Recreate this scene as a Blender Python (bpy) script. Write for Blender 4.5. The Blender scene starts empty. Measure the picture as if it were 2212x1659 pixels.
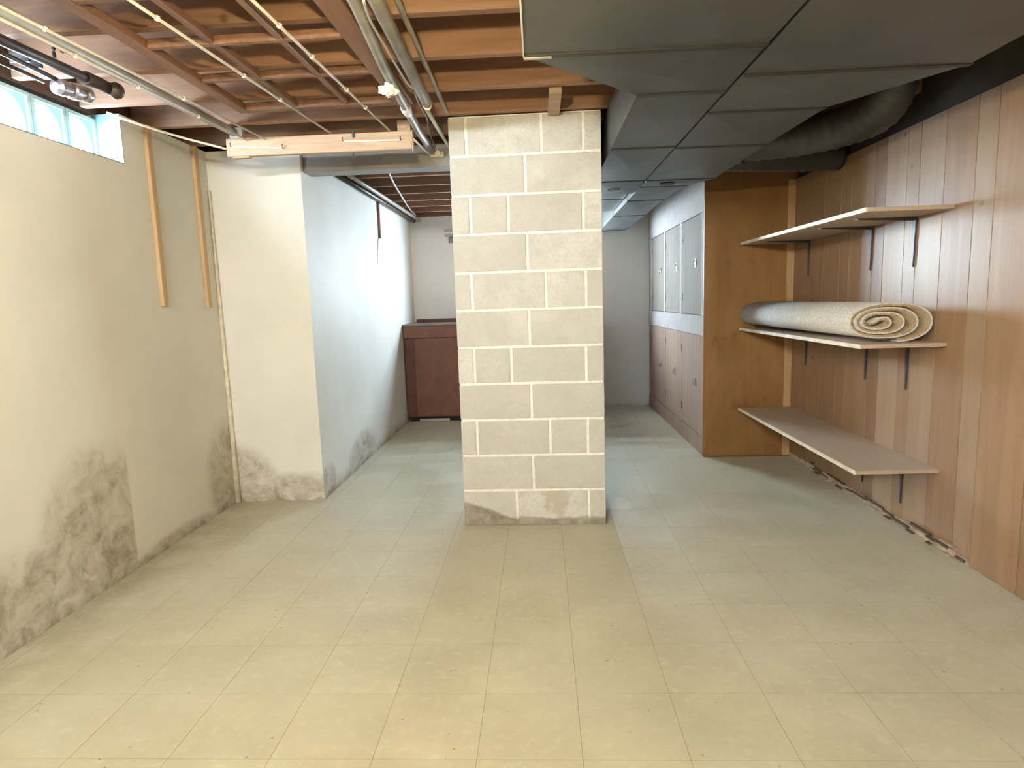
import bpy, bmesh, math, random
from mathutils import Vector, Matrix
random.seed(7)
S = bpy.context.scene
COL = S.collection
# ------------------------------------------------------------------ camera
F = 1354.18; YAW = -0.0455; PITCH = .1333; ROLL = -.0323; H = 1.2687
_f = Vector((math.sin(YAW)*math.cos(PITCH), math.cos(YAW)*math.cos(PITCH), -math.sin(PITCH)))
_r = Vector((math.cos(YAW), -math.sin(YAW), 0)); _u = _r.cross(_f)
RT = _r*math.cos(ROLL) + _u*math.sin(ROLL); UP = -_r*math.sin(ROLL) + _u*math.cos(ROLL); FW = _f
CAM = Vector((0, 0, H))
cd = bpy.data.cameras.new('camera'); cam = bpy.data.objects.new('camera', cd); COL.objects.link(cam)
cd.sensor_width = 36; cd.lens = F/2212*36; cd.clip_start = .01
M = Matrix((RT, UP, -FW)).transposed().to_4x4(); M.translation = CAM
cam.matrix_world = M; S.camera = cam
# ------------------------------------------------------------------ light settings
S.view_settings.view_transform = 'Standard'; S.view_settings.look = 'None'
S.view_settings.gamma = 1; S.view_settings.use_curve_mapping = False
S.view_settings.exposure = 1.0
W = bpy.data.worlds.new('world'); S.world = W; W.use_nodes = True
W.node_tree.nodes['Background'].inputs[0].default_value = (.75, .85, 1, 1)
W.node_tree.nodes['Background'].inputs[1].default_value = 1.0
BULB = 1350.0; BULB_COL = (1, .80, .40)
WIN_LEFT = 46.0; WIN_BACK = 106.0; WIN_FILL = 250.0
WIN_COL = (.74, .87, 1.0)

def px(u, v, x=None, y=None, z=None):
    """photo pixel -> point on the plane the thing touches"""
    D = RT*((u-1106)/F) - UP*((v-829.5)/F) + FW
    k = (x-CAM.x)/D.x if x is not None else (y-CAM.y)/D.y if y is not None else (z-CAM.z)/D.z
    return CAM + D*k

# ------------------------------------------------------------------ node helpers
class NT:
    def __init__(s, name):
        s.m = bpy.data.materials.new(name); s.m.use_nodes = True
        s.t = s.m.node_tree; s.b = s.t.nodes['Principled BSDF']
        s._pos = None
    def n(s, typ, **kw):
        nd = s.t.nodes.new(typ)
        for k, v in kw.items(): setattr(nd, k, v)
        return nd
    def link(s, a, b): s.t.links.new(a, b)
    def put(s, inp, v):
        if isinstance(v, (int, float)): inp.default_value = v
        elif isinstance(v, tuple): inp.default_value = v if len(v) == len(inp.default_value) else (*v, 1)
        else: s.link(v, inp)
    def pos(s, scale=(1, 1, 1), obj=False):
        if obj: src = s.n('ShaderNodeTexCoord').outputs['Object']
        else: src = s.n('ShaderNodeNewGeometry').outputs['Position']
        mp = s.n('ShaderNodeMapping'); mp.inputs['Scale'].default_value = scale
        s.link(src, mp.inputs['Vector'])
        return mp.outputs[0]
    def xyz(s):
        if not s._pos:
            sp = s.n('ShaderNodeSeparateXYZ'); s.link(s.n('ShaderNodeNewGeometry').outputs['Position'], sp.inputs[0]); s._pos = sp.outputs
        return s._pos
    def rnd(s): return s.n('ShaderNodeObjectInfo').outputs['Random']
    def math(s, op, a, b=0.0, c=None):
        m = s.n('ShaderNodeMath', operation=op); s.put(m.inputs[0], a); s.put(m.inputs[1], b)
        if c is not None: s.put(m.inputs[2], c)
        return m.outputs[0]
    def noise(s, vec, scale, detail=4, rough=.55, dist=0.0):
        k = s.n('ShaderNodeTexNoise'); s.link(vec, k.inputs['Vector'])
        k.inputs['Scale'].default_value = scale; k.inputs['Detail'].default_value = detail
        k.inputs['Roughness'].default_value = rough; k.inputs['Distortion'].default_value = dist
        return k.outputs['Fac']
    def voro(s, vec, scale, out='Distance'):
        k = s.n('ShaderNodeTexVoronoi'); s.link(vec, k.inputs['Vector']); k.inputs['Scale'].default_value = scale
        return k.outputs[out]
    def ramp(s, v, a, b, lo=0.0, hi=1.0):
        k = s.n('ShaderNodeMapRange'); k.clamp = True; k.interpolation_type = 'SMOOTHSTEP'
        s.put(k.inputs['Value'], v)
        for i, q in zip(('From Min', 'From Max', 'To Min', 'To Max'), (a, b, lo, hi)): s.put(k.inputs[i], q)
        return k.outputs[0]
    def mix(s, f, a, b, typ='MIX'):
        k = s.n('ShaderNodeMix', data_type='RGBA', blend_type=typ)
        s.put(k.inputs[0], f); s.put(k.inputs[6], a); s.put(k.inputs[7], b)
        return k.outputs[2]
    def col(s, c): s.put(s.b.inputs['Base Color'], c)
    def set(s, rough=.6, metal=0.0, spec=.5):
        s.put(s.b.inputs['Roughness'], rough); s.put(s.b.inputs['Metallic'], metal)
        s.b.inputs['Specular IOR Level'].default_value = spec
    def bump(s, h, strength=.3, dist=.01):
        k = s.n('ShaderNodeBump'); k.inputs['Strength'].default_value = strength; k.inputs['Distance'].default_value = dist
        s.link(h, k.inputs['Height']); s.link(k.outputs[0], s.b.inputs['Normal'])
    def blob(s, a, b, ca, cb, ra, rb):
        """1 inside an ellipse of two coordinates, soft edge"""
        d = s.math('ADD', s.math('POWER', s.math('DIVIDE', s.math('SUBTRACT', a, ca), ra), 2.0),
                   s.math('POWER', s.math('DIVIDE', s.math('SUBTRACT', b, cb), rb), 2.0))
        return s.ramp(d, 0.2, 1.0, 1.0, 0.0)

def flat(name, c, rough=.6, metal=0.0, var=.12, sc=9.0, bump=0.0, spec=.5):
    t = NT(name); p = t.pos(obj=True)
    f = t.noise(p, sc)
    lo = tuple(x*(1-var) for x in c); hi = tuple(min(1, x*(1+var)) for x in c)
    t.col(t.mix(t.ramp(f, .3, .7), lo, hi)); t.set(rough, metal, spec)
    if bump: t.bump(t.noise(p, sc*12), bump, .004)
    return t.m
def wood(name, c1, c2, axis='x', rough=.55, sc=1.0, knots=False, objrand=.25):
    t = NT(name)
    st = {'x': (1.2, 14, 14), 'y': (14, 1.2, 14), 'z': (14, 14, 1.2)}[axis]
    info = t.n('ShaderNodeObjectInfo')
    pz = t.n('ShaderNodeVectorMath', operation='ADD'); t.link(t.n('ShaderNodeTexCoord').outputs['Object'], pz.inputs[0])
    mul = t.n('ShaderNodeVectorMath', operation='SCALE'); mul.inputs[0].default_value = (13, 7, 5); t.link(info.outputs['Random'], mul.inputs['Scale'])
    t.link(mul.outputs[0], pz.inputs[1])
    mp = t.n('ShaderNodeMapping'); mp.inputs['Scale'].default_value = tuple(q*sc for q in st); t.link(pz.outputs[0], mp.inputs['Vector'])
    g = t.noise(mp.outputs[0], 2.2, 6, .62, .6); big = t.noise(mp.outputs[0], .5, 2)
    col = t.mix(t.ramp(g, .3, .72), c1, c2)
    col = t.mix(t.ramp(big, .3, .7, 0, .35), col, tuple(x*.72 for x in c1))
    if knots:
        k = t.voro(pz.outputs[0], 3.2)
        col = t.mix(t.ramp(k, .02, .07, .75, 0), col, tuple(x*.35 for x in c1))
    v = t.n('ShaderNodeHueSaturation'); v.inputs['Hue'].default_value = .5; v.inputs['Saturation'].default_value = 1
    t.link(t.ramp(info.outputs['Random'], 0, 1, 1-objrand, 1+objrand), v.inputs['Value']); t.link(col, v.inputs['Color'])
    t.col(v.outputs[0]); t.set(rough)
    t.bump(g, .12, .003)
    return t.m

MAT = {}
def mats():
    # painted masonry, with the damp stains of each wall
    def paint(name, c, stains):
        t = NT(name); p = t.pos()
        X, Y, Z = t.xyz()[0], t.xyz()[1], t.xyz()[2]
        base = t.mix(t.ramp(t.noise(p, 1.6, 5), .3, .7), tuple(q*.94 for q in c), tuple(min(1, q*1.04) for q in c))
        n1 = t.noise(p, 7.0, 8, .68, .8); n2 = t.noise(p, 22.0, 6, .7)
        m = None
        for (ax, ca, cz, ra, rz, cut) in stains:
            A = {'x': X, 'y': Y}[ax]
            k = t.blob(A, Z, ca, cz, ra, rz)
            if cut is not None: k = t.math('MULTIPLY', k, t.ramp(A, cut-.012, cut+.006, 1, 0))
            m = k if m is None else t.math('MAXIMUM', m, k)
        if m is not None:
            f = t.math('MULTIPLY', m, t.ramp(n1, .22, .70, .25, 1))
            f2 = t.math('MULTIPLY', m, t.ramp(t.math('ADD', t.math('MULTIPLY', n2, .4), t.math('MULTIPLY', n1, .6)), .46, .66))
            col = t.mix(t.math('MULTIPLY', f, .72), base, (.33, .27, .175))
            col = t.mix(t.math('MULTIPLY', f2, .5), col, (.17, .145, .095))
            # flaked bright efflorescence
            fl = t.math('MULTIPLY', m, t.ramp(t.noise(t.pos((1, 1, 1)), 7.5, 3, .5, 1.2), .66, .72))
            col = t.mix(t.math('MULTIPLY', fl, .4), col, (.78, .74, .66))
        else: col = base
        # grime line at the foot of the wall
        foot = t.math('MULTIPLY', t.ramp(Z, .0, .05, .55, 0), t.ramp(n1, .35, .6))
        col = t.mix(foot, col, (.25, .2, .12))
        t.col(col); t.set(.62, 0, .35)
        t.bump(t.math('ADD', t.noise(p, 30, 6, .6), t.math('MULTIPLY', t.noise(p, 5, 3), 1.5)), .16, .006)
        return t.m
    MAT['wall_left'] = paint('painted_wall_left', (.74, .72, .655), [('y', 2.68, .22, .42, .52, 2.91), ('y', 2.15, .05, .75, .36, None), ('y', 3.86, .20, .30, .42, None), ('y', 3.3, .0, .5, .09, None)])
    MAT['wall_chase'] = paint('painted_wall_chase', (.77, .755, .71), [('x', -2.02, .12, .32, .30, None), ('x', -1.75, .02, .4, .13, None), ('y', 4.05, .06, .2, .18, None), ('y', 4.9, .08, .45, .22, None)])
    MAT['wall'] = paint('painted_wall', (.72, .71, .69), [])
    MAT['wall_front'] = paint('painted_wall_front', (.72, .69, .62), [])
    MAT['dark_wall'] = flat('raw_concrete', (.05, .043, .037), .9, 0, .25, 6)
    # vinyl tile
    t = NT('vinyl_tile'); p = t.pos(); r = t.rnd()
    n = t.noise(p, 3.5, 5); nf = t.noise(p, 26, 5, .7)
    base = t.mix(t.ramp(n, .3, .7), (.50, .47, .36), (.58, .55, .43))
    base = t.mix(t.ramp(nf, .48, .72, 0, .5), base, (.68, .655, .55))
    base = t.mix(t.ramp(r, 0, 1, 0, .25), base, (.49, .46, .35))
    sp = t.math('MULTIPLY', t.ramp(t.voro(p, 24), .06, .13, 1, 0), t.ramp(t.noise(p, 5, 2), .53, .60))
    base = t.mix(t.math('MULTIPLY', sp, .75), base, (.22, .19, .10))
    scuff = t.ramp(t.noise(t.pos((2.2, 1.1, 1)), 3.4, 8, .72, 1.4), .60, .76, 0, .42)
    base = t.mix(scuff, base, (.33, .30, .22))
    # damp dirt along the left wall
    X, Y = t.xyz()[0], t.xyz()[1]
    edge = t.math('MULTIPLY', t.ramp(X, -2.05, -1.55, .55, 0), t.ramp(t.noise(p, 5, 6, .65), .3, .65))
    edge = t.math('MULTIPLY', edge, t.ramp(Y, 3.95, 4.05, 1, 0))
    base = t.mix(edge, base, (.27, .23, .13))
    t.col(base); t.put(t.b.inputs['Roughness'], t.ramp(n, .3, .7, .30, .46)); t.b.inputs['Specular IOR Level'].default_value = .5
    t.bump(t.noise(p, 60, 3), .05, .002); MAT['tile'] = t.m
    MAT['joint'] = flat('tile_joint', (.27, .235, .15), .9)
    # concrete block
    t = NT('concrete_block'); p = t.pos(); r = t.rnd(); Z = t.xyz()[2]; X = t.xyz()[0]
    n = t.noise(p, 5, 6, .6); nf = t.noise(p, 90, 4, .7)
    c = t.mix(t.ramp(n, .3, .7), (.60, .585, .555), (.72, .705, .675))
    c = t.mix(t.ramp(t.noise(p, 14, 6, .7), .45, .72, 0, .45), c, (.43, .415, .385))
    c = t.mix(t.ramp(nf, .35, .75, 0, .6), c, (.50, .475, .43))
    c = t.mix(t.ramp(r, 0, 1, 0, .6), c, (.51, .49, .45))
    c = t.mix(t.ramp(t.noise(p, 2.3, 4), .55, .75, 0, .5), c, (.74, .72, .68))
    # damp band at the foot, higher towards the left edge
    n9 = t.noise(p, 11, 6, .65)
    lim = t.math('ADD', t.math('MULTIPLY', t.ramp(X, -.45, -.12, 1, 0), .09), t.math('MULTIPLY', n9, .075))
    c = t.mix(t.math('MULTIPLY', t.ramp(t.math('SUBTRACT', Z, lim), -.006, .012, 1, 0), t.ramp(n9, .3, .7, .9, .5)), c, (.19, .155, .095))
    st = t.blob(t.math('ADD', X, t.math('MULTIPLY', t.math('SUBTRACT', n9, .5), .22)), t.math('ADD', Z, t.math('MULTIPLY', t.math('SUBTRACT', t.noise(p, 8, 4), .5), .2)), .07, .12, .075, .10)
    c = t.mix(t.math('MULTIPLY', st, t.ramp(n, .35, .6, .15, .5)), c, (.40, .31, .19))
    t.col(c); t.set(.93, 0, .2); t.bump(t.math('ADD', nf, t.math('MULTIPLY', n, .6)), .5, .006); MAT['block'] = t.m
    t = NT('mortar'); p = t.pos(); Z = t.xyz()[2]; n = t.noise(p, 40, 4)
    c = t.mix(t.ramp(n, .3, .7), (.78, .76, .72), (.90, .89, .86))
    c = t.mix(t.ramp(Z, .02, .06, .8, 0), c, (.2, .16, .1)); t.col(c); t.set(.95, 0, .2); t.bump(n, .5, .004); MAT['mortar'] = t.m
    MAT['joist'] = wood('joist_wood', (.24, .128, .080), (.335, .19, .122), 'x', .7, 1, True, .18)
    MAT['joist_y'] = wood('dark_old_wood', (.17, .085, .048), (.25, .13, .075), 'y', .6, 1, False, .12)
    MAT['subfloor'] = wood('subfloor_wood', (.17, .085, .05), (.24, .125, .075), 'y', .8)
    MAT['pale_board'] = wood('pale_board', (.42, .285, .19), (.53, .375, .265), 'x', .6, 1, False, .1)
    MAT['strip'] = wood('pine_strip', (.55, .37, .20), (.68, .49, .30), 'z', .6, 1, True, .05)
    MAT['shelf'] = wood('shelf_board', (.49, .385, .30), (.545, .435, .345), 'y', .5, .7, False, .04)
    MAT['shelf_edge'] = flat('shelf_edging', (.78, .68, .54), .5)
    t = NT('brown_plywood'); p = t.pos((1, 1, .5))
    c = t.mix(t.ramp(t.noise(p, 2.4, 5, .6, .5), .3, .7), (.27, .135, .042), (.40, .215, .078))
    c = t.mix(t.ramp(t.noise(t.pos((18, 18, 1.2)), 2, 4), .4, .7, 0, .25), c, (.20, .095, .03))
    c = t.mix(t.ramp(t.noise(t.pos(), 4.2, 4, .6), .60, .74, 0, .6), c, (.14, .065, .02))
    t.col(c); t.set(.5); MAT['ply'] = t.m
    MAT['door_wood'] = wood('pale_door_wood', (.20, .165, .14), (.30, .25, .215), 'z', .85, .9, False, .1)
    MAT['door_low'] = wood('pink_door_wood', (.29, .19, .14), (.38, .26, .195), 'z', .85, .8, False, .08)
    MAT['white_wood'] = flat('white_trim', (.42, .39, .375), .85, 0, .06, 9.0, 0.0, .2)
    MAT['bar'] = flat('brown_bar_board', (.155, .058, .032), .6, 0, .18, 5)
    MAT['bar_dark'] = flat('dark_bar_stile', (.10, .03, .018), .6, 0, .15, 5)
    MAT['bar_top'] = flat('grey_laminate', (.16, .13, .11), .45)
    MAT['duct'] = None
    t = NT('galvanized_sheet'); p = t.pos(); r = t.rnd()
    n = t.noise(p, 2.2, 5); v = t.voro(p, 9, 'Color')
    c = t.mix(t.ramp(n, .3, .7), (.085, .09, .092), (.125, .13, .132))
    c = t.mix(t.ramp(t.noise(p, 11, 6, .7), .56, .72, 0, .45), c, (.06, .06, .06))
    c = t.mix(t.ramp(r, 0, 1, 0, .3), c, (.145, .148, .148))
    t.col(c); t.set(.5, .45, .5); MAT['duct'] = t.m
    MAT['cleat'] = flat('dark_cleat', (.05, .05, .048), .5, .4)
    MAT['iron'] = flat('black_iron', (.055, .04, .035), .45, .5, .3)
    MAT['brass'] = flat('grey_fitting', (.30, .29, .31), .35, .7, .25)
    MAT['conduit'] = flat('grey_conduit', (.42, .40, .37), .45, .3, .12)
    MAT['pipe_grey'] = flat('dull_pipe', (.30, .27, .225), .5, .3, .2)
    MAT['white_plastic'] = flat('white_plastic', (.80, .80, .78), .5, 0, .05)
    MAT['rope'] = flat('white_rope', (.82, .78, .68), .8, 0, .08, 60)
    MAT['steel_grey'] = flat('grey_painted_beam', (.33, .33, .335), .6, .1, .1)
    MAT['bracket'] = flat('grey_steel_bracket', (.10, .10, .12), .4, .5, .1)
    MAT['steel'] = flat('bright_steel', (.60, .58, .55), .35, .8, .1)
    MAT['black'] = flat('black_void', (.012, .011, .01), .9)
    MAT['yellow'] = flat('yellowed_porcelain', (.60, .54, .36), .5)
    MAT['trim'] = wood('trim_wood', (.44, .28, .14), (.54, .36, .20), 'z', .5)
    MAT['caulk'] = flat('caulk_bead', (.72, .66, .52), .7, 0, .15, 20, .3)
    MAT['debris'] = flat('torn_base_wood', (.46, .36, .28), .8, 0, .35, 30, .3)
    MAT['debris_dark'] = flat('dark_glue_line', (.12, .08, .055), .8, 0, .3, 30)
    t = NT('carpet_back'); p = t.pos(); n = t.noise(p, 120, 4, .7); n2 = t.noise(p, 8, 4)
    t.col(t.mix(t.ramp(n, .35, .65), (.52, .49, .45), (.80, .78, .75))); t.set(.95, 0, .1); t.bump(n, .6, .006); MAT['carpet'] = t.m
    t = NT('carpet_pile'); p = t.pos(); n = t.noise(p, 140, 4, .7)
    t.col(t.mix(t.ramp(n, .35, .65), (.34, .25, .15), (.56, .45, .31))); t.set(.95, 0, .1); t.bump(n, .6, .006); MAT['pile'] = t.m
    # glass block, lit by the sky outside: wavy bright core, pale blue rim
    def lit(name, strength, col=WIN_COL):
        t = NT(name); p = t.pos(obj=True)
        sp = t.n('ShaderNodeSeparateXYZ'); t.link(p, sp.inputs[0])
        w = t.math('MULTIPLY', t.math('SUBTRACT', t.noise(p, 6, 2), .5), .06)
        k = t.blob(sp.outputs[0], t.math('ADD', sp.outputs[2], w), -.03, -.045, .105, .125)
        e = t.n('ShaderNodeEmission')
        t.put(e.inputs['Color'], t.mix(k, (.42, .86, .94, 1), (*col, 1)))
        t.put(e.inputs['Strength'], t.math('ADD', .72, t.math('MULTIPLY', k, strength)))
        t.link(e.outputs[0], t.n('ShaderNodeOutputMaterial').inputs[0]); 
        for nd in list(t.t.nodes):
            if nd.type == 'OUTPUT_MATERIAL' and not nd.inputs[0].links[0].from_node == e: t.t.nodes.remove(nd)
        return t.m
    MAT['lit_left'] = lit('daylit_glass_left', WIN_LEFT); MAT['lit_back'] = lit('daylit_glass_back', WIN_BACK); MAT['fill_front'] = lit('fill_glass_front', WIN_FILL, (1, .97, .92))  # the front glass belongs to an added fill source
    MAT['glass_rim'] = flat('glass_block_rim', (.55, .80, .84), .15, 0, .05)
    MAT['reveal'] = flat('white_reveal', (.17, .29, .31), .6, 0, .04)
    t = NT('bulb_glow'); e = t.n('ShaderNodeEmission'); e.inputs[0].default_value = (*BULB_COL, 1); e.inputs[1].default_value = BULB
    t.link(e.outputs[0], t.t.nodes['Material Output'].inputs[0]); MAT['bulb'] = t.m
    # wall paneling, five tones
    tones = [((0.331, 0.197, 0.111), (0.396, 0.248, 0.144)), ((0.276, 0.155, 0.081), (0.340, 0.197, 0.109)), ((0.377, 0.248, 0.155), (0.437, 0.298, 0.192)), ((0.304, 0.176, 0.096), (0.373, 0.227, 0.130)), ((0.258, 0.143, 0.073), (0.317, 0.182, 0.098))]
    MAT['panel'] = [wood('paneling_%d' % i, a, b, 'z', .40, .55, True, .05) for i, (a, b) in enumerate(tones)]
mats()

# ------------------------------------------------------------------ mesh helpers
def box(bm, a, b, bev=0.0):
    a = Vector(a); b = Vector(b)
    vs = [bm.verts.new((x, y, z)) for x in (a.x, b.x) for y in (a.y, b.y) for z in (a.z, b.z)]
    fs = [(0, 1, 3, 2), (4, 6, 7, 5), (0, 4, 5, 1), (2, 3, 7, 6), (0, 2, 6, 4), (1, 5, 7, 3)]
    F_ = [bm.faces.new([vs[i] for i in f]) for f in fs]
    if bev:
        es = list({e for f in F_ for e in f.edges})
        bmesh.ops.bevel(bm, geom=es, offset=bev, segments=1, affect='EDGES', profile=.5)
    return vs
def B(a, b, bev=0.0):
    bm = bmesh.new(); box(bm, a, b, bev); return bm
def prism(bm, poly, z0, z1, axis='z'):
    def P(p, h):
        return {'z': (p[0], p[1], h), 'y': (p[0], h, p[1]), 'x': (h, p[0], p[1])}[axis]
    lo = [bm.verts.new(P(p, z0)) for p in poly]; hi = [bm.verts.new(P(p, z1)) for p in poly]
    n = len(poly)
    bm.faces.new(lo[::-1]); bm.faces.new(hi)
    for i in range(n): bm.faces.new((lo[i], lo[(i+1) % n], hi[(i+1) % n], hi[i]))
    bmesh.ops.recalc_face_normals(bm, faces=bm.faces)
def tube(bm, pts, r, seg=10, cap=True):
    pts = [Vector(p) for p in pts]; rings = []
    rs = r if isinstance(r, (list, tuple)) else [r]*len(pts)
    for i, p in enumerate(pts):
        d = (pts[min(i+1, len(pts)-1)] - pts[max(i-1, 0)]).normalized()
        a = d.cross(Vector((0, 0, 1)))
        if a.length < .05: a = d.cross(Vector((1, 0, 0)))
        a.normalize(); b = d.cross(a)
        rings.append([bm.verts.new(p + (a*math.cos(t) + b*math.sin(t))*rs[i]) for t in [2*math.pi*k/seg for k in range(seg)]])
    for i in range(len(rings)-1):
        for k in range(seg):
            f = bm.faces.new((rings[i][k], rings[i][(k+1) % seg], rings[i+1][(k+1) % seg], rings[i+1][k])); f.smooth = True
    if cap: bm.faces.new(rings[0][::-1]); bm.faces.new(rings[-1])
    return bm
def T(pts, r, seg=10): return tube(bmesh.new(), pts, r, seg)
def spline(pts, n=8):
    pts = [Vector(p) for p in pts]; out = []
    for i in range(len(pts)-1):
        p0 = pts[max(i-1, 0)]; p1 = pts[i]; p2 = pts[i+1]; p3 = pts[min(i+2, len(pts)-1)]
        for k in range(n):
            t = k/n
            out.append(.5*((2*p1)+(p2-p0)*t+(2*p0-5*p1+4*p2-p3)*t*t+(3*p1-p0-3*p2+p3)*t**3))
    return out+[pts[-1]]
def mtx(o):
    m = Matrix.Translation(o.location) @ o.rotation_euler.to_matrix().to_4x4()
    return (mtx(o.parent) @ m) if o.parent else m
def ob(name, bm, mat, parent=None, world=True, **props):
    """link a bmesh built in world coordinates as ONE mesh object, origin at its centre"""
    bmesh.ops.recalc_face_normals(bm, faces=bm.faces)
    if parent is not None and world: bmesh.ops.transform(bm, matrix=mtx(parent).inverted(), verts=bm.verts)
    lo = Vector([min(v.co[i] for v in bm.verts) for i in range(3)]); hi = Vector([max(v.co[i] for v in bm.verts) for i in range(3)])
    c = (lo+hi)/2; c.z = lo.z if parent is None else c.z
    for v in bm.verts: v.co -= c
    me = bpy.data.meshes.new(name); bm.to_mesh(me); bm.free()
    for m in (mat if isinstance(mat, list) else [mat]): me.materials.append(MAT[m] if isinstance(m, str) else m)
    o = bpy.data.objects.new(name, me); COL.objects.link(o); o.location = c; o.parent = parent
    for k, v in props.items(): o[k] = v
    return o
def inst(src, loc, parent=None, name=None):
    o = bpy.data.objects.new(name or src.name.split('.')[0], src.data); COL.objects.link(o); o.location = loc; o.parent = parent
    return o
def thing(name, label, cat, loc, rotz=0.0, group=None, **kw):
    o = bpy.data.objects.new(name, None); COL.objects.link(o); o.empty_display_size = .1
    o.location = loc; o.rotation_euler = (0, 0, rotz); o['label'] = label; o['category'] = cat
    if group: o['group'] = group
    for k, v in kw.items(): o[k] = v
    return o
ST = dict(kind='structure')

# ------------------------------------------------------------------ dimensions
XL, XR, YJ, XJ, YB, YC, XC = -2.03, 1.93, 3.946, -1.441, 7.28, 4.885, 1.265
YF = -1.7; ZJ = 2.235; ZS = 2.425
WY0, WY1, WZ0 = 3.145-.203*10, 3.145, 2.0          # left window opening
# ------------------------------------------------------------------ floor and tiles
floor = ob('floor', B((XL-.3, YF-.3, -.12), (XR+.3, YB+.3, -.0009)), 'joint', label='beige vinyl tile floor of the basement', **ST)
TS = .2957; TX = -.2047; TY = 1.5887; TR = -.0035
tb = B((-TS/2+.0008, -TS/2+.0008, -.004), (TS/2-.0008, TS/2-.0008, 0))
tile0 = None
rot = Matrix.Rotation(TR, 3, 'Z')
for j in range(-11, 20):
    for i in range(-7, 8):
        c = rot @ Vector(((i+.5)*TS, (j+.5)*TS, 0)) + Vector((TX, TY, 0))
        x0, x1, y0, y1 = c.x-TS/2, c.x+TS/2, c.y-TS/2, c.y+TS/2
        lx0 = XL if c.y < YJ else XJ; rx1 = XR if c.y < YC else XC
        if x1 <= lx0+.01 or x0 >= rx1-.01 or y1 <= YF+.01 or y0 >= YB-.01: continue
        cut = x0 < lx0 or x1 > rx1 or y0 < YF or y1 > YB or (x0 < XJ and y1 > YJ and y0 < YJ) or (x1 > XC and y1 > YC and y0 < YC)
        if y1 < -.3: 
            continue
        if not cut:
            if tile0 is None:
                tile0 = ob('floor_tile', tb.copy(), 'tile', floor, world=False); tile0.location = (0, 0, 0)
                base_z = -.002
                t_ = tile0
            else: t_ = inst(tile0, (0, 0, 0), floor)
            t_.location = Vector((c.x, c.y, -.002)) - floor.location; t_.rotation_euler = (0, 0, TR)
        else:
            ob('floor_tile', B((max(x0, lx0)+.0011, max(y0, YF)+.0011, -.004), (min(x1, rx1)-.0011, min(y1, YB)-.0011, 0)), 'tile', floor)
# floor behind the camera as one strip of the same tile
ob('floor_tile_field', B((XL, YF, -.004), (XR, -.3-TS*.1, -.0002)), 'tile', floor, kind='stuff')

# ------------------------------------------------------------------ walls
bm = bmesh.new()
box(bm, (XL-.25, YF-.2, -.1), (XL, YJ+.2, WZ0)); box(bm, (XL-.25, WY1, WZ0), (XL, YJ+.2, ZJ)); box(bm, (XL-.25, YF-.2, WZ0), (XL, WY0, ZJ))
ob('wall_left', bm, 'wall_left', label='cream painted masonry wall with damp stains and a high glass block window', **ST)
bm = bmesh.new(); box(bm, (XL-.25, YJ, -.1), (XJ, YB+.2, ZJ))
ob('wall_chase', bm, 'wall_chase', label='white painted wall bump-out beside the block pillar', **ST)
BX0, BX1, BZ0, BZ1 = -.40, .40, 1.35, 1.95   # back window opening
bm = bmesh.new()
box(bm, (XJ-.1, YB, -.1), (BX0, YB+.25, ZJ)); box(bm, (BX1, YB, -.1), (XR+.2, YB+.25, ZJ))
box(bm, (BX0, YB, -.1), (BX1, YB+.25, BZ0)); box(bm, (BX0, YB, BZ1), (BX1, YB+.25, ZJ))
ob('wall_back', bm, 'wall', label='grey white painted far wall behind the pillar', **ST)
ob('trim_4', B((XL-.25, YB, ZJ), (XR+.25, YB+.12, ZS)), 'subfloor', label='dark rim board on top of the far wall', **ST)
FX0, FX1 = -1.65, -1.65+.203*6
bm = bmesh.new(); box(bm, (XL-.25, YF-.2, -.1), (XR+.3, YF, WZ0)); box(bm, (XL-.25, YF-.2, WZ0), (FX0, YF, ZS)); box(bm, (FX1, YF-.2, WZ0), (XR+.3, YF, ZS)); box(bm, (FX0, YF-.2, WZ0+.215), (FX1, YF, ZS))
ob('wall_front', bm, 'wall_front', label='painted wall behind the viewer', **ST)
# rim band above the masonry
ob('trim_3', B((XL-.25, YF, ZJ), (XL-.12, YB, ZS)), 'subfloor', label='dark rim board on top of the left wall', **ST)
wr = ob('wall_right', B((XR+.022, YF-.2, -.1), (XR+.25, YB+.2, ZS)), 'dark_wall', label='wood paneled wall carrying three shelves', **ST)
edges = [YF, -1.2, -.9, -.7, -.4, -.1, .1, .5, .8, 1.0, 1.3, 1.55, 1.85, 2.0, 2.3, 2.526, 2.804, 2.93, 3.144, 3.342, 3.451, 3.65, 3.766, 4.034, 4.163, 4.40, 4.585, YC-.002]
tone = [0, 2, 1, 3, 0, 4, 2, 0, 3, 1, 2, 0, 3, 1, 3, 0, 2, 3, 2, 0, 2, 4, 0, 3, 3, 1, 3, 4]
for i in range(len(edges)-1):
    ob('wall_plank', B((XR, edges[i]+.0016, .0), (XR+.021, edges[i+1]-.0016, 2.085), .0012), MAT['panel'][tone[i % len(tone)]], wr)

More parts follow.
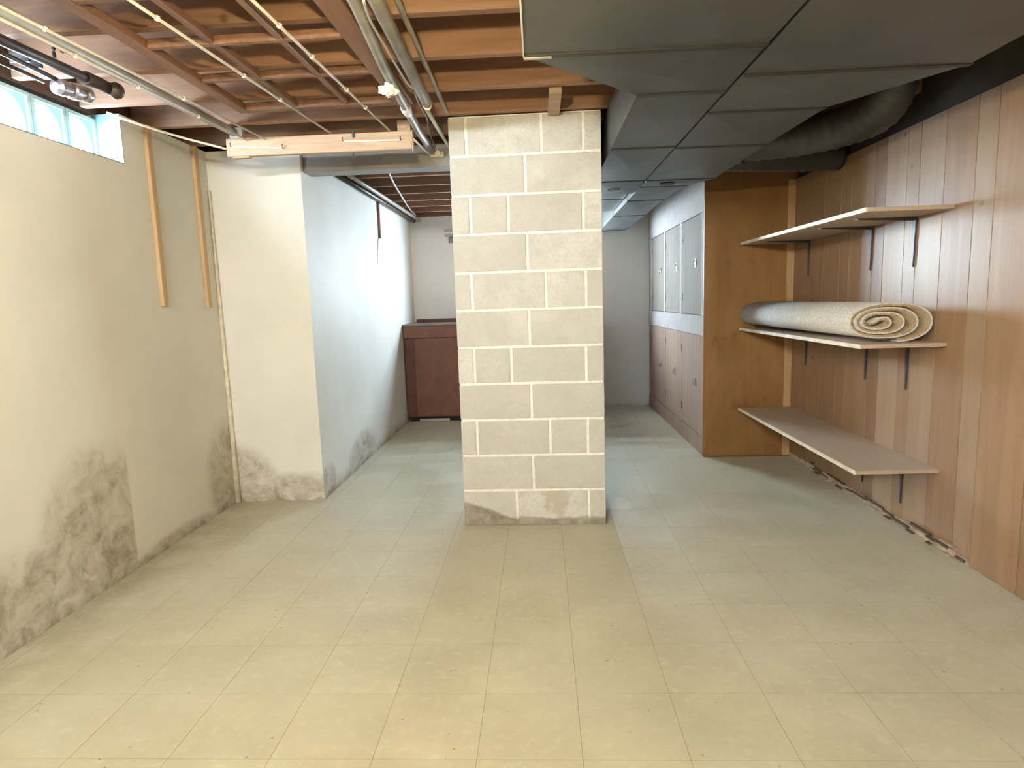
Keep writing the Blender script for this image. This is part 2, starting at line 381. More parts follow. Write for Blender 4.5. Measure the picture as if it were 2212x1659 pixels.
# ------------------------------------------------------------------ glass block windows
def window(name, label, n, m, cell, origin, along, out, matname, jamb):
    w = thing(name, label, 'window', origin, **ST); del w['category']
    A = Vector(along); O = Vector(out); Zv = Vector((0, 0, 1)); o = Vector(origin)
    for i in range(n):
        for j in range(m):
            c = o + A*(cell*(i+.5)) + Zv*(cell*(j+.5))
            hw = cell/2-.003
            bm = bmesh.new()
            # rim ring + recessed bowl edge
            ring = [(-hw, -hw), (hw, -hw), (hw, hw), (-hw, hw)]; inn = [(x*.84, z*.84) for x, z in ring]
            def V(p, d): return bm.verts.new(c + A*p[0] + Zv*p[1] + O*d)
            a = [V(p, .10) for p in ring]; b = [V(p, 0) for p in ring]; e = [V(p, 0) for p in inn]; f = [V(p, .012) for p in inn]
            for q in range(4):
                r = (q+1) % 4
                bm.faces.new((a[q], a[r], b[r], b[q])); bm.faces.new((b[q], b[r], e[r], e[q])); bm.faces.new((e[q], e[r], f[r], f[q]))
            g = ob('glass_block', bm, 'glass_rim', w)
            bm = bmesh.new(); box(bm, -Vector((cell*.42, .004, cell*.42)), Vector((cell*.42, .004, cell*.42)))
            # pane, in its own frame so that the wavy pattern repeats from block to block
            me = bpy.data.meshes.new('pane'); bm.to_mesh(me); bm.free(); me.materials.append(MAT[matname])
            p = bpy.data.objects.new('pane', me); COL.objects.link(p); p.parent = g
            p.location = (c + O*.016) - o - g.location
            p.rotation_euler = (0, 0, math.atan2(A.y, A.x))
    for q in jamb: ob('window_reveal', q, 'reveal', w)
    return w
jb = [B((XL-.14, WY1-.004, WZ0), (XL+.001, WY1+.001, ZJ)), B((XL-.14, WY0, WZ0-.004), (XL, WY1-.004, WZ0+.001))]
window('window_1', 'glass block window glowing with daylight high in the left wall', 10, 1, .203, (XL-.12, WY1-.203*10, WZ0+.012), (0, 1, 0), (-1, 0, 0), 'lit_left', jb)
window('window_2', 'daylit glass block window in the far wall behind the pillar', 4, 3, .2, (BX0, YB+.03, BZ0), (1, 0, 0), (0, 1, 0), 'lit_back', [])

window('fill_window', 'added fill light shaped as a glass block window behind the viewer', 6, 1, .203, (FX1, YF-.06, WZ0+.005), (-1, 0, 0), (0, -1, 0), 'fill_front', [])  # unseen window, added only to fill the room with frontal light

# ------------------------------------------------------------------ ceiling: subfloor and joists
ceil = ob('ceiling', B((XL-.25, YF-.2, ZS), (XR+.3, YB+.25, ZS+.04)), 'subfloor', label='open joist ceiling under a dark board subfloor', **ST)
jb = B((XL-.10, -.02, ZJ), (XR+.02, .02, ZS), .002)
j0 = None
for k in range(-10, 15):
    y = 2.26+.385*k
    if y > YB-.05 or y < YF: continue
    if j0 is None:
        j0 = ob('floor_joist', jb, 'joist', ceil); j0.location.y = y-ceil.location.y
    else:
        o = inst(j0, j0.location.copy(), ceil); o.location.y = y-ceil.location.y
a = px(1189, 232, y=3.2); 
ob('wood_block', B((.075, 3.05, ZJ-.03), (.135, 3.395, ZJ-.001), .002), 'pale_board', ceil)
ob('ceiling_beam', B((XJ+.002, 3.99, 2.095), (-.45, 4.13, ZJ-.002), .004), 'steel_grey', label='grey painted beam between wall bump-out and block pillar', **ST)

# ------------------------------------------------------------------ block pillar
PW, PD, PH = .7996, .80, 2.230; C_ = PH/11
pil = thing('block_pillar', 'concrete block pillar with pale mortar joints standing in the middle of the floor', 'pillar', (-.4499, 3.4341, 0), -.0235)
ob('mortar_core', B((.003, .0035, 0), (PW-.003, PD-.003, PH-.001)), 'mortar', pil, world=False)
rows = {10: (.092, .488, .705), 8: (.100, .303, .700), 6: (.092, .494, .708), 4: (.090, .294, .703), 2: (.090, .498, .706), 0: (.300, .706)}
for r in range(11):
    cuts = [0.0] + list(rows.get(r, (.399,))) + [PW]
    z0 = r*C_+(.007 if r else 0); z1 = (r+1)*C_-.007
    for i in range(len(cuts)-1):
        x0 = cuts[i]+(.007 if i else 0); x1 = cuts[i+1]-(.007 if i < len(cuts)-2 else 0)
        dy = random.uniform(-.0015, .0015)
        ob('concrete_block', B((x0, dy, z0), (x1, .20, z1), .003), 'block', pil, world=False)
    for sx in (0, 1):
        n = 3 if r % 2 else 2
        for q in range(n):
            y0 = .205+q*.595/n; y1 = .205+(q+1)*.595/n-.008
            xx = (0, .19) if sx == 0 else (PW-.19, PW)
            ob('concrete_block', B((xx[0], y0, z0), (xx[1], y1, z1), .003), 'block', pil, world=False)
    ob('concrete_block', B((.2, PD-.19, z0), (PW-.2, PD, z1), .003), 'block', pil, world=False)

# ------------------------------------------------------------------ ducts
ZD = 2.0
def duct(t, secs, z0=ZD, z1=ZJ-.006):
    """secs: list of (y, xleft, xright); consecutive entries make one section"""
    for a, b in zip(secs, secs[1:]):
        bm = bmesh.new()
        prism(bm, [(a[1], a[0]+.003), (a[2], a[0]+.003), (b[2], b[0]-.003), (b[1], b[0]-.003)], z0, z1)
        # cross-broken sheet: the underside bellies out along its diagonals
        f = min(bm.faces, key=lambda q: q.calc_center_median().z)
        c = f.calc_center_median(); vs = list(f.verts); bm.faces.remove(f)
        cv = bm.verts.new((c.x, c.y, z0-.007))
        for q in range(len(vs)): bm.faces.new((vs[q], vs[(q+1) % len(vs)], cv))
        ob('duct_section', bm, 'duct', t)
    for s in secs[1:-1]:
        ob('seam_cleat', B((s[1]-.002, s[0]-.013, z0-.004), (s[2]+.002, s[0]+.013, z0+.02), .001), 'cleat', t)
dA = thing('supply_duct', 'grey sheet metal duct with stepped side hung next to the block pillar', 'duct', (.35, 1.5, ZD))
duct(dA, [(YF+.01, -.022, .703), (-.2, -.022, .703), (1.0, -.022, .703), (2.02, -.022, .703), (2.45, .383, .703), (3.30, .383, .703), (4.20, .383, .703), (4.69, .40, .703)])
duct(dA, [(4.69, .28, .700), (5.2, .28, .700), (5.9, .28, .700)], 2.04)
ob('edge_flange', B((-.027, YF+.01, ZD-.004), (-.022, 2.02, ZJ-.008)), 'white_plastic', dA, label='metal edge of the duct coloured white for the bulb light on it')  # white colour stands in for bulb light on the metal edge
ob('flange_tip', B((-.024, 2.02, ZD-.006), (.06, 2.035, ZD+.004)), 'steel', dA)
dB = thing('return_duct', 'wide grey sheet metal duct running between the supply duct and the paneled wall', 'duct', (1.1, 1.5, ZD))
duct(dB, [(YF+.01, .715, 1.46), (0, .715, 1.46), (1.2, .715, 1.46), (2.28, .715, 1.46), (2.72, .715, 1.185), (3.33, .715, 1.165), (4.21, .715, 1.15), (4.45, .715, 1.03), (5.05, .712, .99), (5.95, .71, 1.0), (YB-.01, .708, 1.0)])
for nm, c, rr, t in (('dark_hole_disc', (.868, 4.31), .048, dB), ('dark_hole_disc', (.54, 4.46), .045, dA)):
    ob(nm, T([(c[0], c[1], ZD-.0095), (c[0], c[1], ZD+.004)], rr, 20), 'black', t)  # solid black discs stand in for the darkness inside the holes
rd = thing('round_duct', 'dark ribbed round duct leaving the wide duct towards the paneled wall', 'duct', (1.5, 3.1, 2.1))
path = spline([(1.172, 3.80, 2.115), (1.40, 3.72, 2.11), (1.58, 3.52, 2.105), (1.69, 3.33, 2.125), (1.72, 3.235, 2.20), (1.72, 3.222, 2.30), (1.72, 3.222, 2.42)], 12)
ob('duct_pipe', T(path, [.098 if (i % 3) else .103 for i in range(len(path))], 20), 'duct', rd)
ob('takeoff_collar', T([(1.172, 3.81, 2.115), (1.205, 3.795, 2.115)], .112, 20), 'cleat', rd)
rd2 = thing('branch_duct', 'short crimped metal duct boot above the cabinet end', 'duct', (1.4, 4.2, 2.1))
path = spline([(1.17, 4.05, 2.10), (1.4, 4.10, 2.10), (1.7, 4.18, 2.105), (1.92, 4.2, 2.11)], 10)
ob('duct_pipe', T(path, [.088 if (i % 2) else .094 for i in range(len(path))], 18), 'duct', rd2)

# ------------------------------------------------------------------ storage cabinet on the right
cab = thing('storage_cabinet', 'tall built-in cabinet with brown plywood end and pale doors beside the shelves', 'cabinet', ((XC+XR)/2, (YC+YB)/2, 0))
ZC = 2.2
ob('cabinet_body', B((XC+.02, YC+.016, 0), (XR+.02, YB-.002, ZC)), 'ply', cab)
ob('end_panel', B((XC-.002, YC, 0), (XR-.006, YC+.015, ZC), .001), 'ply', cab, label='brown stained plywood end panel')
xf = XC+.02
ob('face_frame', B((XC-.002, YC+.016, 1.885), (xf, YB-.003, ZC)), 'white_wood', cab, label='pale header board over the upper doors')
ob('face_frame', B((XC-.002, YC+.016, .945), (xf, YB-.003, 1.10)), 'white_wood', cab, label='white rail between upper and lower doors')
ob('face_frame', B((XC, YC+.016, 0.0), (xf, YB-.003, .14)), 'door_low', cab)
for y0, y1 in ((YC+.016, 4.98), (5.64, 5.71), (6.36, 6.43), (7.1, YB-.003)):
    ob('face_frame', B((XC, y0, 1.101), (xf, y1, 1.884)), 'white_wood', cab)
    ob('face_frame', B((XC+.002, y0, .141), (xf, y1, .944)), 'door_low', cab)
def cdoor(y0, y1, z0, z1, mat, hy, hz, gy):
    d = ob('cabinet_door', B((XC+.003, y0, z0), (XC+.0195, y1, z1), .002), mat, cab)
    bm = bmesh.new(); box(bm, (XC-.002, hy-.011, hz-.035), (XC+.0025, hy+.011, hz+.035), .001)
    tube(bm, [(XC-.002, hy, hz+.02), (XC-.017, hy, hz+.012), (XC-.021, hy, hz-.005), (XC-.009, hy, hz-.02)], .006, 8)
    ob('door_latch', bm, 'steel', d)
    for gz in (z0+.14, z1-.14):
        ob('hinge', B((XC-.001, gy-.012, gz-.03), (XC+.0025, gy+.012, gz+.03), .001), 'bracket', d)
for (y0, y1, hy, gy) in ((4.985, 5.635, 5.16, 5.62), (5.715, 6.355, 5.85, 6.34), (6.435, 7.095, 6.57, 7.08)):
    cdoor(y0, y1, 1.105, 1.88, 'door_wood', hy, 1.515, gy)
for (y0, y1, hy, gy) in ((4.985, 5.655, 5.15, 5.64), (5.695, 6.375, 5.92, 6.36), (6.415, 7.095, 6.57, 7.08)):
    cdoor(y0, y1, .145, .94, 'door_low', hy, .56, gy)
ob('trim_1', B((1.876, YC-.016, 0), (XR-.001, YC-.0005, 2.085), .002), 'trim', label='lighter corner strip between cabinet end and paneling', **ST)
ob('trim_2', T([(XL+.012, YJ-.012, .0), (XL+.012, YJ-.012, .6), (XL+.009, YJ-.010, 2.0)], [.020, .014, .008], 8), 'caulk', label='rough caulk bead in the left wall corner', **ST)

# torn baseboard along the paneling
bb = ob('baseboard_right', B((XR-.006, 2.80, 0), (XR-.0005, 4.86, .030)), 'debris', label='torn remains of baseboard along the paneled wall', **ST)
yy = 2.82
for k in range(26):
    L = random.uniform(.05, .22); z = random.uniform(.006, .05)
    if yy+L > 4.5: break
    ob('wood_splinter', B((XR-.014-random.random()*.008, yy, z), (XR-.006, yy+L, z+random.uniform(.006, .012))), random.choice(['debris', 'debris_dark', 'debris_dark']), bb)
    if k % 2: ob('wood_splinter', B((XR-.028, yy+.02, 0), (XR-.012, yy+L*.7, .008)), random.choice(['debris', 'debris_dark']), bb)
    yy += L*random.uniform(.5, .95)

# ------------------------------------------------------------------ shelves
def shelf(z, label, bys):
    s = thing('wall_shelf', label, 'shelf', (XR-.2, 3.96, z), group='shelves on the paneled wall')
    ob('shelf_board', B((1.534, 3.052, z-.019), (XR-.0005, YC-.018, z), .001), 'shelf', s)
    ob('edge_band', B((1.527, 3.052, z-.0195), (1.5335, YC-.018, z+.0005)), 'shelf_edge', s, label='pale edge band along the shelf front')
    for y in bys:
        br = bmesh.new()
        prism(br, [(y-.013, z-.020), (y+.013, z-.020), (y+.003, z-.27), (y-.003, z-.27)], XR-.010, XR-.001, 'x')
        o = ob('shelf_bracket', br, 'bracket', s)
        br = bmesh.new()
        prism(br, [(XR-.010, z-.021), (XR-.29, z-.021), (XR-.29, z-.025), (XR-.010, z-.038)], y-.006, y+.006, 'y')
        box(br, (XR-.30, y-.014, z-.0235), (XR-.010, y+.014, z-.0195))
        ob('bracket_arm', br, 'bracket', o)
    return s
shelf(1.640, 'topmost empty wall shelf under the ducts', (3.35, 3.77, 4.61))
shelf(1.003, 'middle wall shelf holding the rolled carpet', (3.36, 3.775, 4.61))
shelf(.384, 'lowest empty wall shelf just above the floor', (3.355, 3.757, 4.61))

# ------------------------------------------------------------------ rolled carpet: an oval spiral with an S-folded heart
def rug():
    t = thing('rolled_carpet', 'rolled-up pale carpet lying on the middle shelf', 'carpet', (1.71, 4.0, 1.003))
    cx, cz = 1.712, 1.0045; 
    R_out, Hh = .207, .094
    th = .0165; pts = []
    turns = 3.25; N = 260
    for i in range(N+1):
        s = i/N; a = -1.42 + s*turns*2*math.pi
        k = 1 - s*.74
        rx = R_out*k; rz = Hh*(1 - s*.74)
        ca, sa = math.cos(a), math.sin(a)
        x = rx*math.copysign(abs(ca)**.84, ca); z = rz*math.copysign(abs(sa)**.92, sa)
        pts.append(Vector((cx + x - .062*s**.8, 0, cz + Hh + z)))
    q = pts[-1]; xc = cx-.062; zc_ = cz+Hh
    # the heart folds back on itself as a flat S
    pts += spline([q, Vector((xc+.038, 0, zc_+.016)), Vector((xc+.010, 0, zc_+.012)), Vector((xc-.018, 0, zc_-.004)), Vector((xc-.040, 0, zc_-.006))], 8)[1:]
    zmin = min(p.z for p in pts)
    for p in pts: p.z += 1.0045 - zmin + th/2
    def sheet(off, thick, y0, y1, P):
        bm = bmesh.new(); ringA = []; ringB = []
        n = len(P)
        for i in range(n):
            d = (P[min(i+1, n-1)]-P[max(i-1, 0)]).normalized(); nr = Vector((-d.z, 0, d.x))
            q0 = P[i]+nr*off; q1 = P[i]+nr*(off+thick)
            tp = 1.0
            for y, R_ in ((y0, ringA), (y1, ringB)):
                R_.append((bm.verts.new((q0.x, y, q0.z)), bm.verts.new((q1.x, y, q1.z))))
        for i in range(n-1):
            for s_ in (0, 1):
                f = bm.faces.new((ringA[i][s_], ringA[i+1][s_], ringB[i+1][s_], ringB[i][s_])); f.smooth = True
            bm.faces.new((ringA[i][0], ringA[i+1][0], ringA[i+1][1], ringA[i][1])); bm.faces.new((ringB[i][0], ringB[i+1][0], ringB[i+1][1], ringB[i][1]))
        for i in (0, n-1): bm.faces.new((ringA[i][0], ringA[i][1], ringB[i][1], ringB[i][0]))
        return bm
    ob('carpet_backing', sheet(-th/2, th*.45, 3.135, 4.80, pts), 'carpet', t)
    ob('carpet_pile', sheet(-th*.05, th*.58, 3.138, 4.797, pts), 'pile', t, label='tan pile side of the carpet')
rug()

# ------------------------------------------------------------------ brown bar counter at the far wall
bar = thing('bar_counter', 'dark brown board bar counter against the far wall', 'counter', (-.45, 6.9, 0))
bx0, bx1 = -1.425, .52
ob('bar_body', B((bx0, 6.60, .05), (bx1, YB-.005, 1.02)), 'bar_dark', bar)
ob('front_panel', B((bx0+.10, 6.588, .06), (bx1, 6.6, .895), .001), 'bar', bar)
ob('front_stile', B((bx0, 6.584, .06), (bx0+.10, 6.6, .895), .001), 'bar_dark', bar)
ob('top_rail', B((bx0-.01, 6.575, .90), (bx1+.01, 6.6, 1.025), .003), 'bar', bar)
ob('bar_top', B((bx0-.012, 6.57, 1.026), (bx1+.02, YB-.006, 1.045), .003), 'bar_top', bar, label='grey laminate bar top')
ob('back_rail', B((bx0+.05, 7.05, 1.046), (bx1, 7.08, 1.085), .002), 'bar_dark', bar)
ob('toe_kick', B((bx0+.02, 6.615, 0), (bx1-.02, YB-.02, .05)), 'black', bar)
ob('floor_strip', B((-1.30, 6.575, .004), (-.98, 6.583, .034), .001), 'white_wood', bar, label='pale scrap strip under the bar front')

# ------------------------------------------------------------------ clothesline board, ropes
yb_ = 3.45
cb = thing('clothesline_board', 'pale wooden clothesline board hung crosswise under the joists', 'board', (-1.15, yb_, 2.085))
tl = px(487, 300, y=yb_); tr = px(888, 281, y=yb_)
ob('board', B((tl.x, yb_, 2.083), (tr.x, yb_+.036, 2.176), .003), 'pale_board', cb)
ob('end_plate', B((tr.x, yb_+.002, 2.072), (tr.x+.006, yb_+.034, 2.18), .001), 'pale_board', cb)
for x in (tl.x+.02, tr.x-.075):
    ob('hanger_block', B((x, yb_+.006, 2.176), (x+.07, yb_+.034, ZJ-.001), .002), 'white_wood' if x < -1.2 else 'pale_board', cb)  # left block coloured white for the window light falling on it
ob('bottom_cleat', B((tl.x+.03, yb_+.004, 2.074), (tl.x+.12, yb_+.034, 2.083), .001), 'pale_board', cb)
def onb(u, v): return px(u, v, y=yb_-.004)
for (a, b) in (((500, 317), (612, 320)), ((742, 305), (866, 302))):
    A, C = onb(*a), onb(*b)
    mid = (A+C)/2+Vector((0, -.003, -.002))
    ob('rope_tie', T(spline([A, mid, C], 6), .0052, 8), 'rope', cb)
    for q in (A, C):
        ob('screw_hook', T([q+Vector((0, .006, 0)), q+Vector((0, -.012, 0)), q+Vector((0, -.016, .010)), q+Vector((0, -.010, .016))], .0028, 6), 'bracket', cb)
A = onb(612, 320); ob('rope_tie', T([A, A+Vector((.003, -.004, .016))], .006, 8), 'rope', cb)
q = px(763, 292, y=yb_-.004); ob('knot_hook', B(q+Vector((-.006, -.004, -.012)), q+Vector((.006, .004, .022)), .002), 'bracket', cb)
q = px(763, 336, y=yb_+.04); ob('bolt', T([q+Vector((0, 0, .05)), q+Vector((0, 0, -.014))], .006, 8), 'bracket', cb)
def rope(label, P, r=.0055, knots=(), name='clothesline', group=None, sag=0.0):
    P = [Vector(p) for p in P]
    if len(P) == 2 and sag:
        P = [P[0].lerp(P[1], k/8)-Vector((0, 0, sag*4*(k/8)*(1-k/8))) for k in range(9)]
    o = T(spline(P, 4) if len(P) > 2 else P, r, 8)
    for k in knots:
        c = P[0].lerp(P[-1], k); bmesh.ops.create_icosphere(o, subdivisions=1, radius=r*1.9, matrix=Matrix.Translation(c))
    x = ob(name, o, 'rope', label=label, category='rope')
    if group: x['group'] = group
zr = 2.184
def ext(a, b, y): return a+(b-a)*((y-a.y)/(b.y-a.y))
def yrope(u0, v0, u1, v1, z, yend, label, knots, r=.0055, y0=-1.5):
    a, b = px(u0, v0, z=z), px(u1, v1, z=z)
    e = a+(b-a)*((yend-a.y)/(b.y-a.y)); s = Vector((a.x, y0, z))
    bm = T([s, a, e], r, 8)
    for k in knots: bmesh.ops.create_icosphere(bm, subdivisions=1, radius=r*1.9, matrix=Matrix.Translation(a.lerp(e, k)))
    ob('clothesline', bm, 'rope', label=label, category='rope')
yrope(280, 0, 715, 288, zr, yb_+.02, 'white clothesline from board running above the middle of the old window sash', (.08, .42, .62))
yrope(545, 0, 840, 280, zr, yb_+.02, 'white clothesline tied to the board near the centre pipes', (.12, .30, .55, .72))
yrope(0, 14, 560, 294, zr-.02, yb_-.002, 'white clothesline on the room side of the grey conduit', (.1, .55), .005)
yrope(0, 40, 520, 296, zr-.02, yb_-.002, 'white clothesline on the window side of the grey conduit', (.2, .42, .7), .005)
rope('slack white rope sagging from window corner to clothesline board', [px(230, 243, x=XL+.02), px(300, 268, x=XL+.12), px(390, 296, x=-1.82), Vector((tl.x-.002, yb_+.01, 2.125))], .006)
rope('short white rope end beside the block pillar', [Vector((tr.x+.008, yb_+.02, 2.135)), px(928, 334, y=3.95)], .006)
# grey conduit between the two left ropes
a, b = px(135, 98, z=2.205), px(500, 284, z=2.205)
cdt = ob('electrical_conduit', T([Vector((a.x+.05, -1.5, 2.208)), Vector((a.x, a.y, 2.208)), Vector((b.x, yb_-.004, 2.208))], .022, 12), 'conduit', label='grey conduit running under the joists between two ropes', category='pipe')

# ------------------------------------------------------------------ old window sash laid flat under the joists
z0, z1 = 2.198, 2.2335
sa = thing('window_sash', 'old brown divided window sash stored flat under the joists', 'window sash', (-1.0, 2.2, z0), -.018)
def sb(nm, x0, x1, y0, y1, zz=0.0): ob(nm, B((x0, y0, zz), (x1, y1, z1-z0), .004), 'joist_y', sa, world=False)
# local frame centred at (-1.0, 2.2)
xs = [-.40, -.375, -.138, .115, .33, .42]
Y0, Y1 = -1.10, .905
sb('stile', -.425, -.375, Y0, Y1); sb('stile', .335, .42, Y0, Y1)
sb('rail', -.375, .335, Y1-.05, Y1); sb('rail', -.375, .335, Y0, Y0+.05)
cols = [-.375, -.135, .113, .335]
yr = [Y0+.05, -.58, -.225, .13, .485, Y1-.05]
for y in yr[1:-1]: sb('rail', -.375, .335, y-.014, y+.014, .004)
for i in range(len(yr)-1):
    a = yr[i]+(.014 if i else 0); b = yr[i+1]-(.014 if i < len(yr)-2 else 0)
    for x in cols[1:-1]: sb('muntin', x-.013, x+.013, a, b, .004)

# ------------------------------------------------------------------ wooden strips on the left wall
for (ub, vb, h, lab) in ((360, 662, 2.24, 'pine strip on the left wall directly right of the window'), (455, 665, 2.24, 'knotty pine strip on the left wall next to the corner')):
    p = px(ub, vb, x=XL+.02)
    ob('wood_strip', B((XL+.0005, p.y-.021, p.z), (XL+.022, p.y+.021, 2.232), .002), 'strip', label=lab, category='wood strip')

# ------------------------------------------------------------------ pipes by the left window
X1 = -1.74
a, b = px(0, 85, x=X1), px(192, 171, x=X1)
ip = thing('iron_pipe', 'black iron pipe with capped elbow beside the glass block window', 'pipe', (X1, 2.3, 2.15))
ob('pipe_run', T([Vector((X1, -1.4, a.z-.02)), a, b], .0185, 14), 'iron', ip)
c = px(205, 177, x=X1); e = px(250, 196, x=X1+.03)
ob('pipe_elbow', T([b-Vector((0, .02, 0)), b+Vector((0, .012, 0)), c+Vector((.004, .006, 0)), e-Vector((.01, 0, 0))], [.025, .026, .025, .024], 14), 'iron', ip)
bm = bmesh.new(); bmesh.ops.create_uvsphere(bm, u_segments=16, v_segments=10, radius=.033, matrix=Matrix.Translation(e))
for f in bm.faces: f.smooth = True
ob('pipe_cap', bm, 'iron', ip)
h = px(118, 122, x=X1)
ob('pipe_hook', T(spline([h+Vector((0, 0, -.004)), h+Vector((0, 0, .028)), h+Vector((.02, .0, .036)), h+Vector((.034, 0, .026)), h+Vector((.028, 0, .012))], 5), .006, 8), 'iron', ip)
X2 = -1.84
a, b = px(0, 112, x=X2), px(122, 172, x=X2)
wp = thing('water_pipe', 'thin dark water pipe with grey valve along the window head', 'pipe', (X2, 2.3, 2.15))
ob('pipe_run', T([Vector((X2, -1.4, a.z)), a, b], .009, 10), 'iron', wp)
v0, v1 = px(120, 186, x=X2), px(200, 209, x=X2)
n = 13; tq = [0, .04, .2, .22, .38, .4, .56, .58, .72, .74, .86, .9, 1]; prof = [.014, .030, .031, .025, .025, .033, .033, .024, .024, .031, .031, .022, .014]
vb_ = ob('valve_body', T([v0.lerp(v1, k) for k in tq], prof, 20), 'brass', wp)
vb_.data.polygons.foreach_set('use_smooth', [False]*len(vb_.data.polygons))
m_ = px(122, 174, x=X2); ob('valve_stem', T([m_, v0.lerp(v1, .15)], .008, 8), 'iron', wp)
X3 = -1.91
a, b = px(0, 134, x=X3), px(95, 176, x=X3)
tp = thing('water_pipe', 'second thin dark pipe tucked against the window head', 'pipe', (X3, 2.3, 2.15))
ob('pipe_run', T([Vector((X3, -1.4, a.z)), a, b], .008, 10), 'iron', tp)
for u, v in ((52, 142), (24, 128)):
    q = px(u, v, x=X3); ob('pipe_clip', B(q+Vector((-.004, -.006, -.012)), q+Vector((.07, .006, .02)), .001), 'bracket', tp)

# ------------------------------------------------------------------ pipes and wires beside the pillar, under the joists
def cpipe(name, label, P, r, mat, cat='pipe', seg=12):
    return ob(name, T(P, r, seg), mat, label=label, category=cat)
zc = 2.172
a, b, c = px(765, 0, z=zc), px(832, 150, z=zc), px(905, 285, z=zc)
cp = thing('copper_pipe', 'dull grey pipe with paper scrap running past the clothesline board', 'pipe', (b.x, 2.4, zc))
TAPE = (b, c)
ob('pipe_run', T([Vector((a.x-.03, -1.5, zc)), a, b, c, Vector((c.x, 3.88, zc))], .020, 12), 'pipe_grey', cp)
a, b = px(812, 0, z=zc-.006), px(922, 222, z=zc-.006)
gp = thing('drain_pipe', 'thick grey pipe ending in a yellow clip before the pillar', 'pipe', (b.x, 2.5, 2.18))
ob('pipe_run', T([Vector((a.x, -1.5, zc-.006)), a, b], .0235, 14), 'pipe_grey', gp)
ob('pipe_clip', T(spline([b+Vector((-.026, .0, .01)), b+Vector((-.01, .005, -.022)), b+Vector((.012, .005, -.024)), b+Vector((.022, .0, .006))], 4), .004, 6), 'yellow', gp)
a, b = px(858, 0, z=2.222), px(963, 238, z=2.222)
cpipe('thin_conduit', 'thin grey conduit closest to the block pillar', [Vector((a.x, -1.5, 2.222)), a, b, b+Vector((.0, .05, .006))], .0105, 'pipe_grey')
pts = [px(u, v, z=2.140) for u, v in ((785, 0), (800, 45), (838, 110), (855, 140), (880, 180), (893, 190))]
cpipe('electric_wire', 'loose pale wire looping along the thick grey pipe', spline(pts, 5), .0045, 'conduit', 'wire', 6)
pts = [px(u, v, z=2.2) for u, v in ((893, 192), (905, 225), (923, 258), (925, 280), (940, 318))]
cpipe('electric_wire', 'dark loose wire hanging between grey pipe and yellowed lamp base', spline(pts, 5), .004, 'pipe_grey', 'wire', 6)
a, b = px(940, 268, z=2.2), px(968, 314, z=2.2)
cpipe('plastic_pipe', 'pale blue plastic pipe touching the upper edge of the pillar', [px(915, 225, z=2.2), a, b, b+Vector((.0, .3, 0))], .010, 'white_plastic')
pts = [px(u, v, y=3.9) for u, v in ((895, 250), (905, 272), (918, 285), (930, 300))]
cpipe('electric_wire', 'pale knotted wire above the yellowed lamp base', spline([px(u, v, z=2.225) for u, v in ((860, 215), (880, 240), (898, 272), (930, 305))], 5), .006, 'conduit', 'wire', 6)
q = px(944, 333, y=3.97)
lb = thing('lamp_base', 'yellowed porcelain lamp base fixed to the grey beam', 'lamp base', q)
ob('base_disc', B(q+Vector((-.045, -.02, -.018)), q+Vector((.045, .019, .018)), .008), 'yellow', lb)
ob('base_socket', T([q+Vector((.01, -.021, 0)), q+Vector((.01, -.045, -.004))], .016, 12), 'yellow', lb)
# crumpled white paper on the pipe
q = px(838, 196, z=2.126)
bm = bmesh.new(); bmesh.ops.create_icosphere(bm, subdivisions=3, radius=.040, matrix=Matrix.Translation(q))
from mathutils import noise as MN
for v in bm.verts:
    d = (v.co-q); k = .55+.9*abs(MN.noise(v.co*38)); v.co = q+Vector((d.x*k*1.05, d.y*k*.95, d.z*k*.75))
ob('paper_scrap', bm, 'white_plastic', label='crumpled white paper scrap stuck on the dull grey pipe', category='paper')
q = px(878, 237, z=zc)
bm = bmesh.new(); d_ = (TAPE[1]-TAPE[0]).normalized(); tube(bm, [q-d_*.05, q-d_*.02, q+d_*.02, q+d_*.05], [.0215, .0245, .024, .0212], 12)
ob('tape_wrap', bm, 'white_plastic', cp, label='white tape wrapped around the pipe')
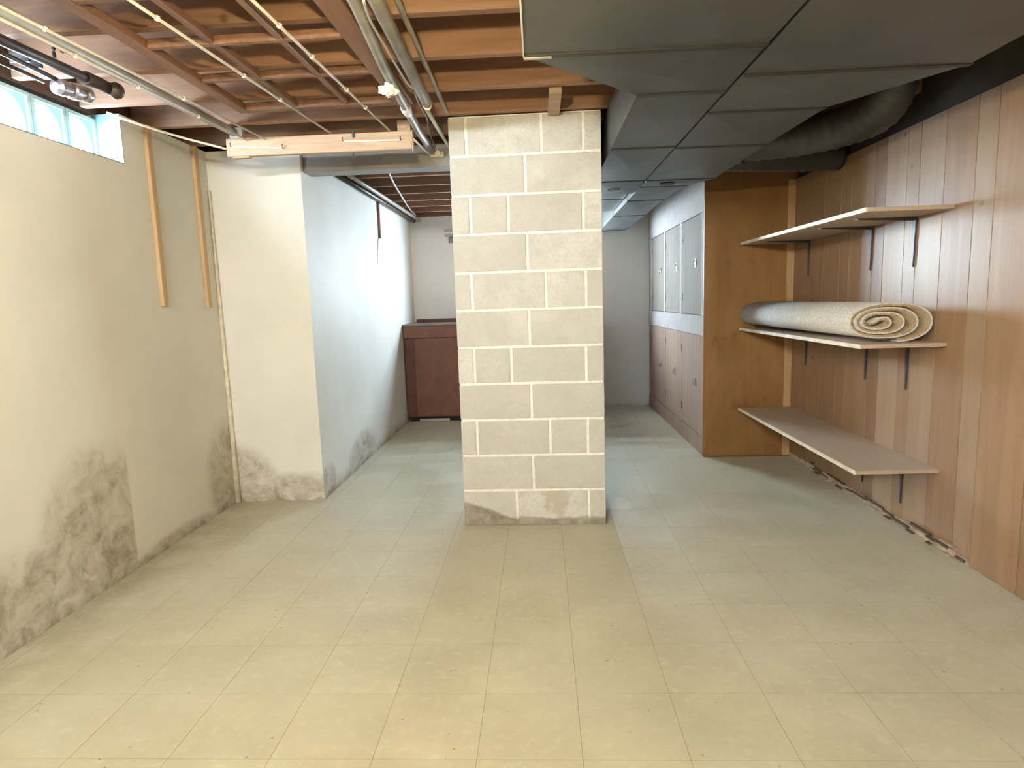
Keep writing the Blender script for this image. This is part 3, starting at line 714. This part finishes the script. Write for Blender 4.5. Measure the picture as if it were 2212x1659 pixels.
# pipe along the bump-out wall and cable to the far wall
a, b = px(690, 338, z=2.19), px(890, 466, z=2.19)
cpipe('wall_pipe', 'dark grey pipe along the top of the white bump-out wall', [Vector((-1.345, 4.14, 2.2)), Vector((-1.332, 5.5, 2.2)), Vector((-1.33, YB-.01, 2.2))], .017, 'pipe_grey')
cpipe('wall_pipe', 'black pipe tucked behind the grey pipe on the bump-out wall', [Vector((-1.40, 4.14, 2.19)), Vector((-1.385, YB-.01, 2.19))], .020, 'iron')
cpipe('electric_cable', 'thin grey cable crossing the far joists to the corner', spline([px(u, v, z=2.222) for u, v in ((838, 368), (850, 395), (868, 425), (884, 450), (898, 466))], 4), .007, 'conduit', 'cable', 8)
# stick and wire hanging on the bump-out wall
hs = thing('hanging_stick', 'short brown stick with wire hanging on the bump-out wall', 'stick', (XJ+.01, 5.82, 1.87))
ob('stick', B((XJ+.0008, 5.805, 1.865), (XJ+.018, 5.835, 2.19), .002), 'joist_y', hs)
ob('pale_tip', B((XJ+.0185, 5.815, 1.865), (XJ+.024, 5.850, 1.93), .001), 'white_plastic', hs)
ob('hanging_wire', T(spline([(XJ+.006, 5.80, 1.93), (XJ+.005, 5.74, 1.80), (XJ+.004, 5.70, 1.70), (XJ+.004, 5.69, 1.63)], 4), .0025, 6), 'bracket', hs)
# fitting on the far wall
wf = thing('wall_fitting', 'small pale two-pin wall fitting beside the pillar on the far wall', 'fitting', (-.95, YB-.01, 1.96))
for z in (2.075, 2.02): ob('fitting_bar', B((-1.045, YB-.03, z-.013), (-.90, YB-.001, z+.013), .003), 'white_wood', wf)
ob('fitting_box', B((-1.00, YB-.028, 1.935), (-.90, YB-.001, 2.0), .004), 'bracket', wf)

# ------------------------------------------------------------------ bare bulb on a cord, the warm light of the room
bp = Vector((-.30, 1.0, 1.89))
pb = thing('pendant_bulb', 'bare warm light bulb hanging on a cord from the joists', 'lamp', bp)
bm = bmesh.new(); bmesh.ops.create_uvsphere(bm, u_segments=20, v_segments=12, radius=.030, matrix=Matrix.Translation(bp))
for f in bm.faces: f.smooth = True
ob('bulb', bm, 'bulb', pb)
ob('socket', T([bp+Vector((0, 0, .029)), bp+Vector((0, 0, .05)), bp+Vector((0, 0, .085))], [.013, .018, .016], 14), 'white_plastic', pb)
ob('cord', T([bp+Vector((0, 0, .085)), bp+Vector((0, 0, ZJ-bp.z-.001))], .004, 8), 'white_plastic', pb)
